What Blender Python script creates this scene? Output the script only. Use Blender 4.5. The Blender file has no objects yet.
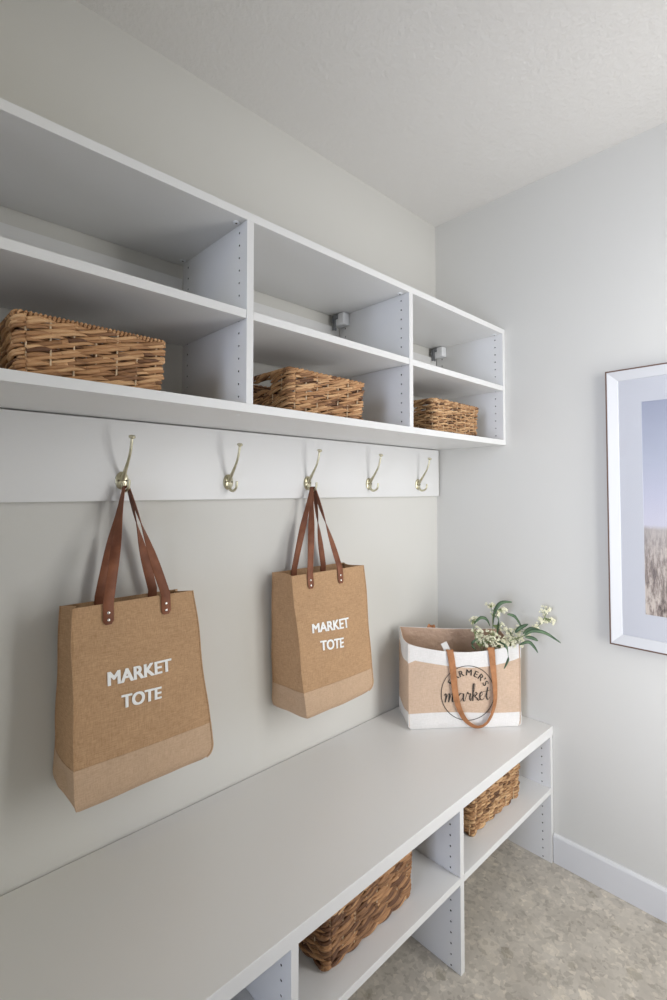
import bpy, bmesh, math, random
from mathutils import Vector, Matrix, noise
random.seed(7)
PI = math.pi
C = bpy.context.scene.collection

# ------------------------------------------------------------------ helpers
def tag(o, label=None, cat=None, group=None, kind=None):
    if label: o['label'] = label
    if cat: o['category'] = cat
    if group: o['group'] = group
    if kind: o['kind'] = kind
    return o

def empty(name, loc, label, cat, group=None):
    o = bpy.data.objects.new(name, None); C.objects.link(o)
    o.empty_display_size = 0.05
    o.location = loc
    return tag(o, label, cat, group)

def link_mesh(name, me, mats, parent=None, smooth=False):
    if not isinstance(mats, (list, tuple)): mats = [mats]
    for m in mats: me.materials.append(m)
    if smooth:
        for p in me.polygons: p.use_smooth = True
    o = bpy.data.objects.new(name, me); C.objects.link(o)
    if parent is not None:
        o.parent = parent
        # vertices are written in world space: keep them there
        o.matrix_parent_inverse = Matrix.Identity(4)
        me.transform(Matrix.Translation(-world_loc(parent)))
        base = world_loc(parent)
    return o

def world_loc(o):
    v = Vector(o.location)
    while o.parent:
        o = o.parent; v += Vector(o.location)
    return v

class MB:
    """collects geometry, builds ONE mesh object"""
    def __init__(s):
        s.v = []; s.f = []; s.m = []; s.col = []
        s.usecol = False
    def add(s, verts, faces, mi=0, col=None):
        b = len(s.v)
        s.v.extend([tuple(v) for v in verts])
        s.col.extend([col if col is not None else 0.5] * len(verts))
        for f in faces:
            s.f.append(tuple(b + i for i in f)); s.m.append(mi)
        return b
    def box(s, x0, x1, y0, y1, z0, z1, bev=0.0, mi=0):
        bm = bmesh.new()
        bmesh.ops.create_cube(bm, size=1)
        for v in bm.verts:
            v.co = Vector(((x0+x1)/2 + v.co.x*(x1-x0), (y0+y1)/2 + v.co.y*(y1-y0), (z0+z1)/2 + v.co.z*(z1-z0)))
        if bev > 0:
            bmesh.ops.bevel(bm, geom=list(bm.edges), offset=bev, segments=2, affect='EDGES', profile=0.5)
        s.bm(bm, mi)
    def bm(s, bm, mi=0, mat=None):
        bm.verts.ensure_lookup_table(); bm.verts.index_update()
        vs = [(mat @ v.co) if mat else v.co.copy() for v in bm.verts]
        s.add(vs, [[v.index for v in f.verts] for f in bm.faces], mi)
        bm.free()
    def tube(s, pts, rad, n=8, mi=0, cap=True, col=None, flat=1.0):
        """tube through points; rad float or list; flat squashes along the second frame axis"""
        pts = [Vector(p) for p in pts]
        if not isinstance(rad, (list, tuple)): rad = [rad]*len(pts)
        rings = []; prev = None
        for i, p in enumerate(pts):
            a = pts[max(0, i-1)]; b = pts[min(len(pts)-1, i+1)]
            t = (b-a)
            if t.length < 1e-9: t = Vector((0, 0, 1))
            t.normalize()
            if prev is None:
                ref = Vector((0, 0, 1)) if abs(t.z) < .9 else Vector((1, 0, 0))
                n1 = t.cross(ref).normalized()
            else:
                n1 = (prev - t*prev.dot(t))
                if n1.length < 1e-6: n1 = t.orthogonal()
                n1.normalize()
            prev = n1; n2 = t.cross(n1)
            rings.append([p + n1*math.cos(2*PI*k/n)*rad[i] + n2*math.sin(2*PI*k/n)*rad[i]*flat for k in range(n)])
        vs = [v for r in rings for v in r]; fs = []
        for i in range(len(rings)-1):
            for k in range(n):
                fs.append((i*n+k, i*n+(k+1) % n, (i+1)*n+(k+1) % n, (i+1)*n+k))
        if cap:
            fs.append(tuple(range(n-1, -1, -1))); fs.append(tuple((len(rings)-1)*n+k for k in range(n)))
        s.add(vs, fs, mi, col)
    def lathe(s, prof, origin, axis, n=20, mi=0, sx=1.0, sy=1.0):
        """prof: list of (r, h) along axis"""
        axis = Vector(axis).normalized()
        up = Vector((0, 0, 1)) if abs(axis.z) < .9 else Vector((1, 0, 0))
        e1 = axis.cross(up).normalized(); e2 = e1.cross(axis).normalized()
        o = Vector(origin); vs = []; fs = []
        for r, h in prof:
            for k in range(n):
                a = 2*PI*k/n
                vs.append(o + axis*h + e1*math.cos(a)*r*sx + e2*math.sin(a)*r*sy)
        for i in range(len(prof)-1):
            for k in range(n):
                fs.append((i*n+k, i*n+(k+1) % n, (i+1)*n+(k+1) % n, (i+1)*n+k))
        fs.append(tuple(range(n-1, -1, -1))); fs.append(tuple((len(prof)-1)*n+k for k in range(n)))
        s.add(vs, fs, mi)
    def ribbon(s, pts, wid, thick, mi=0, nrm=None):
        """flat strap: pts centre line, wid: list of width VECTORS (half), thickness"""
        n = len(pts); vs = []; fs = []
        for i in range(n):
            p = Vector(pts[i]); a = Vector(pts[max(0, i-1)]); b = Vector(pts[min(n-1, i+1)])
            t = (b-a).normalized(); w = Vector(wid[i])
            w2 = w - t*w.dot(t)
            if w2.length > 1e-6: w2 = w2.normalized()*w.length
            nn = t.cross(w2).normalized()*thick/2
            e = .92
            vs += [p-w2-nn*.4, p-w2*e-nn, p+w2*e-nn, p+w2-nn*.4, p+w2+nn*.4, p+w2*e+nn, p-w2*e+nn, p-w2+nn*.4]
        for i in range(n-1):
            for k in range(8):
                fs.append((i*8+k, i*8+(k+1) % 8, (i+1)*8+(k+1) % 8, (i+1)*8+k))
        fs.append(tuple(range(7, -1, -1))); fs.append(tuple((n-1)*8+k for k in range(8)))
        s.add(vs, fs, mi)
    def build(s, name, mats, parent=None, smooth=False, autos=False):
        me = bpy.data.meshes.new(name)
        me.from_pydata(s.v, [], s.f); me.update()
        bm = bmesh.new(); bm.from_mesh(me)
        bmesh.ops.recalc_face_normals(bm, faces=bm.faces)
        bm.to_mesh(me); bm.free()
        for p, m in zip(me.polygons, s.m): p.material_index = m
        if s.usecol:
            at = me.attributes.new('tone', 'FLOAT', 'POINT')
            for i, c in enumerate(s.col): at.data[i].value = c
        o = link_mesh(name, me, mats, parent, smooth)
        if autos: set_sharp(me)
        return o

def set_sharp(me, ang=0.6):
    for p in me.polygons: p.use_smooth = True
    bm = bmesh.new(); bm.from_mesh(me)
    for e in bm.edges:
        if len(e.link_faces) == 2 and e.calc_face_angle(0) > ang: e.smooth = False
    bm.to_mesh(me); bm.free()

def catmull(P, n=8):
    P = [Vector(p) for p in P]; out = []
    for i in range(len(P)-1):
        p0 = P[max(0, i-1)]; p1 = P[i]; p2 = P[i+1]; p3 = P[min(len(P)-1, i+2)]
        for k in range(n):
            t = k/n
            out.append(.5*((2*p1) + (p2-p0)*t + (2*p0-5*p1+4*p2-p3)*t*t + (3*p1-p0-3*p2+p3)*t*t*t))
    out.append(P[-1]); return out

def sm(a, b, x):
    t = min(1, max(0, (x-a)/(b-a))); return t*t*(3-2*t)
def lerp(a, b, t): return a+(b-a)*t

# ------------------------------------------------------------------ materials
def mat(name, col, rough=.5, metal=0.0, spec=.5):
    m = bpy.data.materials.new(name); m.use_nodes = True
    b = m.node_tree.nodes['Principled BSDF']
    b.inputs['Base Color'].default_value = (*col, 1); b.inputs['Roughness'].default_value = rough
    b.inputs['Metallic'].default_value = metal; b.inputs['Specular IOR Level'].default_value = spec
    return m
def N(m, t, **kw):
    n = m.node_tree.nodes.new(t)
    for k, v in kw.items(): setattr(n, k, v)
    return n
def L(m, a, b): m.node_tree.links.new(a, b)
def coords(m, scale=(1, 1, 1), kind='Object', rot=(0, 0, 0)):
    tc = N(m, 'ShaderNodeTexCoord'); mp = N(m, 'ShaderNodeMapping')
    mp.inputs['Scale'].default_value = scale; mp.inputs['Rotation'].default_value = rot
    L(m, tc.outputs[kind], mp.inputs['Vector']); return mp.outputs['Vector']
def noise_tex(m, vec, scale, detail=3, rough=.5):
    n = N(m, 'ShaderNodeTexNoise'); n.inputs['Scale'].default_value = scale
    n.inputs['Detail'].default_value = detail; n.inputs['Roughness'].default_value = rough
    L(m, vec, n.inputs['Vector']); return n.outputs['Fac']
def ramp(m, fac, stops, interp='LINEAR'):
    r = N(m, 'ShaderNodeValToRGB'); r.color_ramp.interpolation = interp
    e = r.color_ramp.elements
    while len(e) < len(stops): e.new(.5)
    for i, (p, c) in enumerate(stops):
        e[i].position = p; e[i].color = (*c, 1)
    L(m, fac, r.inputs['Fac']); return r.outputs['Color']
def bump(m, h, strength, dist):
    b = N(m, 'ShaderNodeBump'); b.inputs['Strength'].default_value = strength; b.inputs['Distance'].default_value = dist
    L(m, h, b.inputs['Height']); L(m, b.outputs['Normal'], m.node_tree.nodes['Principled BSDF'].inputs['Normal'])
def base(m, c): L(m, c, m.node_tree.nodes['Principled BSDF'].inputs['Base Color'])
def mixc(m, fac, a, b, mode='MIX'):
    n = N(m, 'ShaderNodeMix', data_type='RGBA', blend_type=mode)
    if isinstance(fac, float): n.inputs[0].default_value = fac
    else: L(m, fac, n.inputs[0])
    for i, s in ((6, a), (7, b)):
        if isinstance(s, tuple): n.inputs[i].default_value = (*s, 1)
        else: L(m, s, n.inputs[i])
    return n.outputs[2]

M = {}
M['wall'] = mat('wall_paint', (.685, .672, .632), .75, spec=.25)
v = coords(M['wall'], kind='Object'); bump(M['wall'], noise_tex(M['wall'], v, 260, 2), .12, .002)
M['ceiling'] = mat('ceiling_paint', (.76, .74, .715), .9, spec=.1)
v = coords(M['ceiling']); bump(M['ceiling'], noise_tex(M['ceiling'], v, 70, 4, .6), .5, .006)
M['white'] = mat('white_melamine', (.78, .775, .765), .38)
v = coords(M['white']); bump(M['white'], noise_tex(M['white'], v, 700, 2), .03, .001)
M['hole'] = mat('drilled_hole', (.12, .11, .10), .9)
M['trim'] = mat('trim_paint', (.74, .74, .75), .4)
M['brass'] = mat('brushed_pale_brass', (.62, .57, .40), .33, 1.0)
v = coords(M['brass']); base(M['brass'], ramp(M['brass'], noise_tex(M['brass'], v, 60), [(.3, (.50, .46, .31)), (.7, (.72, .68, .52))]))
M['screw'] = mat('screw_dark', (.10, .09, .06), .5, .8)
M['steel'] = mat('grey_steel', (.25, .26, .28), .45, .8)
M['plastic'] = mat('white_plastic', (.85, .86, .88), .3)
M['rivet'] = mat('nickel_rivet', (.80, .76, .70), .25, 1.0)

# floor: speckled stone-look sheet
m = mat('speckled_floor', (.3, .29, .25), .42); M['floor'] = m
v = coords(m)
dn = N(m, 'ShaderNodeTexNoise'); dn.inputs['Scale'].default_value = 55; dn.inputs['Detail'].default_value = 4; L(m, v, dn.inputs['Vector'])
dm = N(m, 'ShaderNodeVectorMath', operation='MULTIPLY_ADD'); L(m, dn.outputs['Color'], dm.inputs[0]); dm.inputs[1].default_value = (.03, .03, .0); L(m, v, dm.inputs[2])
v = dm.outputs[0]
v1 = N(m, 'ShaderNodeTexVoronoi'); v1.inputs['Scale'].default_value = 26; L(m, v, v1.inputs['Vector'])
v1.inputs['Randomness'].default_value = 1
c1 = ramp(m, noise_tex(m, v, 9, 5, .6), [(.3, (.49, .445, .385)), (.7, (.61, .56, .49))])
sep = N(m, 'ShaderNodeSeparateColor'); L(m, v1.outputs['Color'], sep.inputs[0])
chip = ramp(m, sep.outputs[0], [(0, (.80, .80, .80)), (.5, (1, 1, 1)), (.85, (1.0, 1.0, 1.0)), (1, (1.3, 1.28, 1.22))])
c2 = mixc(m, .4, c1, chip, 'MULTIPLY')
v2 = N(m, 'ShaderNodeTexVoronoi'); v2.inputs['Scale'].default_value = 95; L(m, v, v2.inputs['Vector'])
sep2 = N(m, 'ShaderNodeSeparateColor'); L(m, v2.outputs['Color'], sep2.inputs[0])
fine = ramp(m, sep2.outputs[1], [(0, (.70, .69, .67)), (.3, (.96, .96, .96)), (.8, (1.02, 1.02, 1.02)), (1, (1.28, 1.27, 1.25))])
c3 = mixc(m, .75, c2, fine, 'MULTIPLY')
v3 = N(m, 'ShaderNodeTexVoronoi'); v3.inputs['Scale'].default_value = 8; L(m, v, v3.inputs['Vector'])
nd = noise_tex(m, v, 60, 3, .6)
ad = N(m, 'ShaderNodeMath', operation='MULTIPLY_ADD'); L(m, nd, ad.inputs[0]); ad.inputs[1].default_value = .16; L(m, v3.outputs['Distance'], ad.inputs[2])
spot = ramp(m, ad.outputs[0], [(.21, (.68, .66, .60)), (.235, (1, 1, 1))])
c4 = mixc(m, .6, c3, spot, 'MULTIPLY')
base(m, c4)

def jute(name, a, b, sc=1.0):
    m = mat(name, a, .92, spec=.15)
    vx = coords(m, (900*sc, 900*sc, 60*sc)); vz = coords(m, (70*sc, 70*sc, 800*sc))
    n1 = noise_tex(m, vx, 1.0, 2); n2 = noise_tex(m, vz, 1.0, 2)
    mx = N(m, 'ShaderNodeMath', operation='ADD'); L(m, n1, mx.inputs[0]); L(m, n2, mx.inputs[1])
    hf = N(m, 'ShaderNodeMath', operation='MULTIPLY'); L(m, mx.outputs[0], hf.inputs[0]); hf.inputs[1].default_value = .5
    big = noise_tex(m, coords(m), 14, 3)
    c = ramp(m, hf.outputs[0], [(.36, a), (.64, b)])
    c2 = mixc(m, .5, c, ramp(m, big, [(.3, (.92, .92, .92)), (.7, (1.06, 1.05, 1.04))]), 'MULTIPLY')
    base(m, c2); bump(m, hf.outputs[0], .5, .0012); return m
M['jute'] = jute('brown_jute', (.405, .245, .13), (.575, .37, .215))
M['jute_pale'] = jute('pale_jute', (.50, .345, .225), (.62, .44, .30))
M['jute_tan'] = jute('tan_jute', (.56, .40, .285), (.70, .53, .40))
M['lining'] = mat('brown_lining', (.52, .36, .26), .42)
v = coords(M['lining']); bump(M['lining'], noise_tex(M['lining'], v, 40, 4), .6, .01)
M['canvas'] = jute('white_canvas', (.74, .72, .69), (.84, .82, .80))
M['leather'] = mat('brown_leather', (.20, .075, .035), .55, spec=.3)
v = coords(M['leather']); base(M['leather'], ramp(M['leather'], noise_tex(M['leather'], v, 30, 4), [(.3, (.165, .056, .027)), (.7, (.26, .098, .048))]))
bump(M['leather'], noise_tex(M['leather'], v, 500, 2), .2, .001)
M['tan_leather'] = mat('tan_suede_leather', (.42, .17, .06), .65)
v = coords(M['tan_leather']); base(M['tan_leather'], ramp(M['tan_leather'], noise_tex(M['tan_leather'], v, 45, 4), [(.3, (.33, .135, .05)), (.7, (.50, .22, .09))]))
M['print_white'] = mat('white_print', (.93, .92, .89), .7)
M['print_black'] = mat('black_print', (.035, .028, .022), .7)
M['stitch'] = mat('cream_stitch', (.62, .50, .36), .8)
M['tape'] = mat('grey_tape', (.68, .67, .64), .7)

def wicker(name, dark, mid, light):
    m = mat(name, mid, .62)
    at = N(m, 'ShaderNodeAttribute', attribute_name='tone')
    nz = noise_tex(m, coords(m, (18, 18, 130)), 1.0, 4, .6)
    md = N(m, 'ShaderNodeMath', operation='MULTIPLY_ADD'); L(m, nz, md.inputs[0]); md.inputs[1].default_value = .7
    L(m, at.outputs['Fac'], md.inputs[2])
    sb = N(m, 'ShaderNodeMath', operation='SUBTRACT'); L(m, md.outputs[0], sb.inputs[0]); sb.inputs[1].default_value = .35
    base(m, ramp(m, sb.outputs[0], [(.08, dark), (.5, mid), (.92, light)]))
    bump(m, noise_tex(m, coords(m, (60, 60, 900)), 1.0, 2), .4, .0015); return m
M['wicker'] = wicker('brown_wicker', (.13, .06, .025), (.42, .225, .10), (.66, .42, .22))
M['rope'] = wicker('golden_hyacinth', (.14, .06, .025), (.47, .245, .108), (.70, .43, .22))
M['reed'] = mat('pale_reed', (.66, .50, .32), .6)
M['leaf'] = mat('dark_green_leaf', (.07, .13, .07), .5)
v = coords(M['leaf']); base(M['leaf'], ramp(M['leaf'], noise_tex(M['leaf'], v, 30, 3), [(.3, (.055, .105, .055)), (.7, (.12, .20, .10))]))
M['stem'] = mat('green_stem', (.20, .26, .10), .6)
M['berry'] = mat('cream_blossom', (.90, .87, .66), .55)
M['bronze'] = mat('bronze_edge', (.17, .10, .07), .4, .4)
M['frame'] = mat('white_frame', (.63, .63, .64), .4)
M['mat'] = mat('mat_board', (.58, .585, .62), .8)

# ------------------------------------------------------------------ room shell
H = 2.56
XB, XR, YR = 0.0, -3.4, -1.6      # back wall, rear wall, right wall
def struct(name, mb, m, label=None, autos=False):
    o = mb.build(name, m); o['kind'] = 'structure'
    if autos: set_sharp(o.data)
    return o
b = MB(); b.box(XR, .12, YR, .12, -.1, 0); struct('floor', b, M['floor'])
b = MB(); b.box(XR, .12, YR, .12, H, H+.1); struct('ceiling', b, M['ceiling'])
b = MB(); b.box(XR, .12, 0, .12, 0, H); struct('wall_left', b, M['wall'])
b = MB(); b.box(0, .12, YR, 0, 0, H); struct('wall_back', b, M['wall'])
b = MB(); b.box(XR-.12, XR, YR-.12, .12, 0, H); struct('wall_rear', b, M['wall'])
# right wall with a window opening
WX0, WX1, WZ0, WZ1 = -.68, -.05, .35, 2.20
b = MB()
b.box(XR, WX0, YR-.12, YR, 0, H); b.box(WX1, .12, YR-.12, YR, 0, H)
b.box(WX0, WX1, YR-.12, YR, 0, WZ0); b.box(WX0, WX1, YR-.12, YR, WZ1, H)
struct('wall_right', b, M['wall'])
b = MB()
for x in (WX0, WX1-.04): b.box(x, x+.04, YR-.09, YR+.015, WZ0, WZ1, .003)
for z in (WZ0, WZ1-.04): b.box(WX0+.04, WX1-.04, YR-.09, YR+.015, z, z+.04, .003)
b.box((WX0+WX1)/2-.015, (WX0+WX1)/2+.015, YR-.07, YR-.03, WZ0+.04, WZ1-.04, .002)
struct('window_1', b, M['trim'])
# baseboard on the back wall, eased top edge
def baseboard(name, y0, y1):
    prof = [(0, 0), (-.0125, 0), (-.0125, .093), (-.010, .0985), (-.004, .1015), (0, .1015)]
    b = MB(); n = len(prof)
    vs = [(x, y0, z) for x, z in prof]+[(x, y1, z) for x, z in prof]
    fs = [(i, (i+1) % n, n+(i+1) % n, n+i) for i in range(n)]+[tuple(range(n)), tuple(range(2*n-1, n-1, -1))]
    b.add(vs, fs); return struct(name, b, M['trim'])
baseboard('baseboard_back', YR, -.5045)

# ------------------------------------------------------------------ cabinetry
def drilled_panel(mb, x0, x1, y0, y1, z0, z1, ycols, zs, r=.0026, depth=.007):
    """upright board with real round holes drilled in both broad faces (mi 0 board, mi 1 hole)"""
    c = .0045
    ycols = sorted(ycols); zs = sorted(z for z in zs if z0+c*1.5 < z < z1-c*1.5)
    ybr = [y0]; yh = set()
    for y in ycols:
        ybr += [y-c, y+c]
    ybr.append(y1); zbr = [z0]
    for z in zs: zbr += [z-c, z+c]
    zbr.append(z1)
    for X, sgn in ((x0, 1), (x1, -1)):
        vid = {}; vs = []; fs = []; fh = []
        def V(p):
            k = (round(p[0], 6), round(p[1], 6), round(p[2], 6))
            if k not in vid: vid[k] = len(vs); vs.append(p)
            return vid[k]
        for i in range(len(ybr)-1):
            for j in range(len(zbr)-1):
                ya, yb_, za, zb_ = ybr[i], ybr[i+1], zbr[j], zbr[j+1]
                hole = (i % 2 == 1) and (j % 2 == 1)
                if not hole:
                    fs.append((V((X, ya, za)), V((X, yb_, za)), V((X, yb_, zb_)), V((X, ya, zb_))))
                else:
                    yc, zc = (ya+yb_)/2, (za+zb_)/2
                    n = 8; ring = []; deep = []
                    for k in range(n):
                        a = 2*PI*k/n+PI/4
                        ring.append(V((X, yc+r*math.cos(a), zc+r*math.sin(a))))
                        deep.append(V((X+sgn*depth, yc+r*math.cos(a), zc+r*math.sin(a))))
                    cor = [V((X, yb_, zb_)), V((X, ya, zb_)), V((X, ya, za)), V((X, yb_, za))]
                    for q in range(4):
                        k0 = 2*q
                        fs.append((cor[q], ring[(k0+1) % n], ring[k0]))
                        fs.append((cor[q], cor[(q+1) % 4], ring[(k0+2) % n], ring[(k0+1) % n]))
                    for k in range(n): fh.append((ring[k], ring[(k+1) % n], deep[(k+1) % n], deep[k]))
                    fh.append(tuple(deep))
        b0 = mb.add(vs, fs, 0)
        for f in fh:
            mb.f.append(tuple(b0+i for i in f)); mb.m.append(1)
    # four edge faces
    mb.add([(x0, y0, z0), (x1, y0, z0), (x1, y0, z1), (x0, y0, z1), (x0, y1, z0), (x1, y1, z0), (x1, y1, z1), (x0, y1, z1)],
           [(0, 1, 2, 3), (5, 4, 7, 6), (0, 4, 5, 1), (3, 2, 6, 7)], 0)

YS, ZT, ZB = -.3314, 2.0077, 1.5387
T = .0195
DIV = [-2.457, -1.8468, -1.2367, -.6268, -.0195]        # left faces of the upright boards
cab = empty('wall_cabinet', (-1.2, -.165, ZB), 'long white open wall cabinet of cubbies above the hook board', 'cabinet')
b = MB(); b.box(DIV[0], -.001, YS, -.003, ZT-T, ZT, .0008); b.build('top_panel', M['white'], cab)
b = MB(); b.box(DIV[0], -.001, YS, -.003, ZB, ZB+T+.001, .0008)
b.build('bottom_panel', M['white'], cab)
holes_up = [1.9685-.03*k for k in range(14)]
for x in DIV:
    x1 = x+(T if x > -.1 else .0185)
    if x > -.1: x1 = -.001
    b = MB(); drilled_panel(b, x, x1, YS+.0003, -.016, ZB+T+.001, ZT-T, [-.2985, -.045], holes_up)
    b.build('divider', [M['white'], M['hole']], cab)
for i in range(4):
    x0 = DIV[i]+.0185; x1 = DIV[i+1]
    b = MB(); b.box(x0+.0005, x1-.0005, YS+.001, -.018, 1.757, 1.7767, .0008); b.build('shelf', M['white'], cab)
    b = MB(); b.box(x0+.001, x1-.001, -.0145, -.002, 1.868, 1.946, .001); b.build('mounting_rail', M['white'], cab)
    # fastener caps under the top board beside each upright
    for y in (-.303, -.036):
        b = MB(); b.lathe([(.0085, 0), (.0085, -.0018), (.006, -.0026)], (x1-.012, y, ZT-T), (0, 0, 1), 16)
        b.lathe([(.0028, -.0020), (.0028, -.0028)], (x1-.012, y, ZT-T), (0, 0, 1), 8, mi=1)
        b.build('fastener_cap', [M['plastic'], M['screw']], cab)
    if i >= 2:      # suspension bracket in the upper back corner
        b = MB(); b.box(x1-.034, x1-.0005, -.068, -.018, 1.944, 1.986, .003)
        br = b.build('bracket_cover', M['plastic'], cab, autos=True)
        br['label'] = 'white plastic bracket cover'
        b = MB()
        b.box(x1-.0375, x1-.0345, -.031, -.016, 1.930, 1.984, .0008)
        b.box(x1-.0375, x1-.0345, -.042, -.031, 1.966, 1.984, .0008)
        b.box(x1-.041, x1-.0375, -.022, -.016, 1.956, 1.972, .0008)
        b.box(x1-.044, x1-.0345, -.036, -.030, 1.926, 1.935, .0008)
        b.build('bracket_hook', M['steel'], br)
# cover caps of the bolts under the bottom board
for x in DIV[1:4]:
    b = MB(); b.lathe([(.005, 0), (.005, -.0008)], (x+.009, YS+.05, ZB), (0, 0, 1), 12); b.build('bolt_cover', M['plastic'], cab)

# hook board
b = MB(); b.box(-2.457, -.012, -.019, -.0005, 1.3322, ZB-.0035, .0012)
hb = b.build('hook_board', M['white']); tag(hb, 'long flat white board on the wall under the cabinet, carrying the hooks', 'board')

# bench
YB, ZBT, TB = -.5035, .4871, .0335
bench = empty('bench', (-1.2, -.25, 0), 'long low white bench with open cubbies along the wall', 'bench')
b = MB(); b.box(-2.9, -.0008, YB, -.004, ZBT-TB, ZBT, .0012); b.build('bench_top', M['white'], bench)
PB = [-2.457, -1.8468, -1.2372, -.6275, -.0205]
holes_lo = [.4003-.0301*k for k in range(14)]
for x in PB:
    b = MB(); x1 = x+.0185
    drilled_panel(b, x, x1, YB+.002, -.006, 0, ZBT-TB, [-.469, -.06], holes_lo)
    b.build('upright', [M['white'], M['hole']], bench)
for i in range(4):
    b = MB(); b.box(PB[i]+.0185+.0004, PB[i+1]-.0004, YB+.0015, -.008, .248, .2674, .0008); b.build('shelf', M['white'], bench)

# ------------------------------------------------------------------ hooks
def make_hook(x, label):
    h = empty('coat_hook', (x, -.019, 1.383), label, 'hook', 'brass coat hooks on the hook board')
    Y0 = -.019
    b = MB(); b.lathe([(.0165, 0), (.0165, .0018), (.0145, .0038), (.010, .0052), (.004, .0058)], (x, Y0, 1.383), (0, -1, 0), 28, sy=1.38)
    b.build('backplate', M['brass'], h, autos=True)
    for sx in (-1, 1):
        b = MB(); b.lathe([(.0028, 0), (.0028, .0016), (.0015, .0022)], (x+sx*.0095, Y0-.0042, 1.383), (0, -1, 0), 10)
        b.build('screw', M['screw'], h)
    # upper prong: sweeps out and up in an S to a round knob
    P = catmull([(x, Y0-.004, 1.384), (x, Y0-.014, 1.398), (x, Y0-.030, 1.418), (x, Y0-.046, 1.441), (x, Y0-.056, 1.464), (x, Y0-.061, 1.488)], 6)
    b = MB(); R = [lerp(.0062, .0034, sm(0, .6, i/(len(P)-1))) for i in range(len(P))]
    b.tube(P, R, 12); b.build('upper_prong', M['brass'], h, smooth=True)
    b = MB(); b.lathe([(.0036, -.002), (.0078, .0012), (.0084, .0034), (.0078, .0056), (.005, .0074), (.0015, .0079)], (x, Y0-.0612, 1.486), (0, -.22, .98), 18)
    b.build('knob', M['brass'], h, smooth=True)
    P = catmull([(x, Y0-.004, 1.378), (x, Y0-.009, 1.364), (x, Y0-.020, 1.3575), (x, Y0-.033, 1.3585), (x, Y0-.043, 1.366), (x, Y0-.0465, 1.3785), (x, Y0-.046, 1.385)], 6)
    b = MB(); R = [lerp(.0055, .0036, sm(0, .5, i/(len(P)-1))) for i in range(len(P))]
    R[-1] = .0022; b.tube(P, R, 12); b.build('lower_prong', M['brass'], h, smooth=True)
    return h
HX = [-1.398, -1.0905, -.783, -.4755, -.168]
make_hook(HX[0], 'pale brass coat hook carrying the larger, nearer jute tote')
make_hook(HX[1], 'empty pale brass coat hook between the two hanging totes')
make_hook(HX[2], 'pale brass coat hook carrying the farther jute tote')
make_hook(HX[3], 'empty pale brass coat hook, first one right of the farther hanging tote')
make_hook(HX[4], 'empty pale brass coat hook nearest the room corner')

# ------------------------------------------------------------------ lettering
def text_mesh(body, size=1.0, bold=0.0):
    cu = bpy.data.curves.new('lettering', 'FONT'); cu.body = body; cu.size = size; cu.offset = bold
    cu.align_x = 'LEFT'; cu.resolution_u = 6
    o = bpy.data.objects.new('tmp', cu); C.objects.link(o)
    dg = bpy.context.evaluated_depsgraph_get(); dg.update()
    me = bpy.data.meshes.new_from_object(o.evaluated_get(dg))
    vs = [v.co.copy() for v in me.vertices]; fs = [tuple(p.vertices) for p in me.polygons]
    bpy.data.objects.remove(o); bpy.data.curves.remove(cu); bpy.data.meshes.remove(me)
    return vs, fs
def place_text(mb, body, fn, x0, x1, z0, z1, bold=.02, skew=0, topx=None):
    vs, fs = text_mesh(body, 1.0, bold)
    ax, bx = min(v.x for v in vs), max(v.x for v in vs); ay, by = min(v.y for v in vs), max(v.y for v in vs)
    out = []
    for v in vs:
        a = (v.x-ax)/(bx-ax); c = (v.y-ay)/(by-ay)
        x = lerp(x0, x1, a) + skew*c; z = lerp(lerp(z0[0], z0[1], a), lerp(z1[0], z1[1], a), c)
        out.append(fn(x, z))
    mb.add(out, fs)

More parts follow.
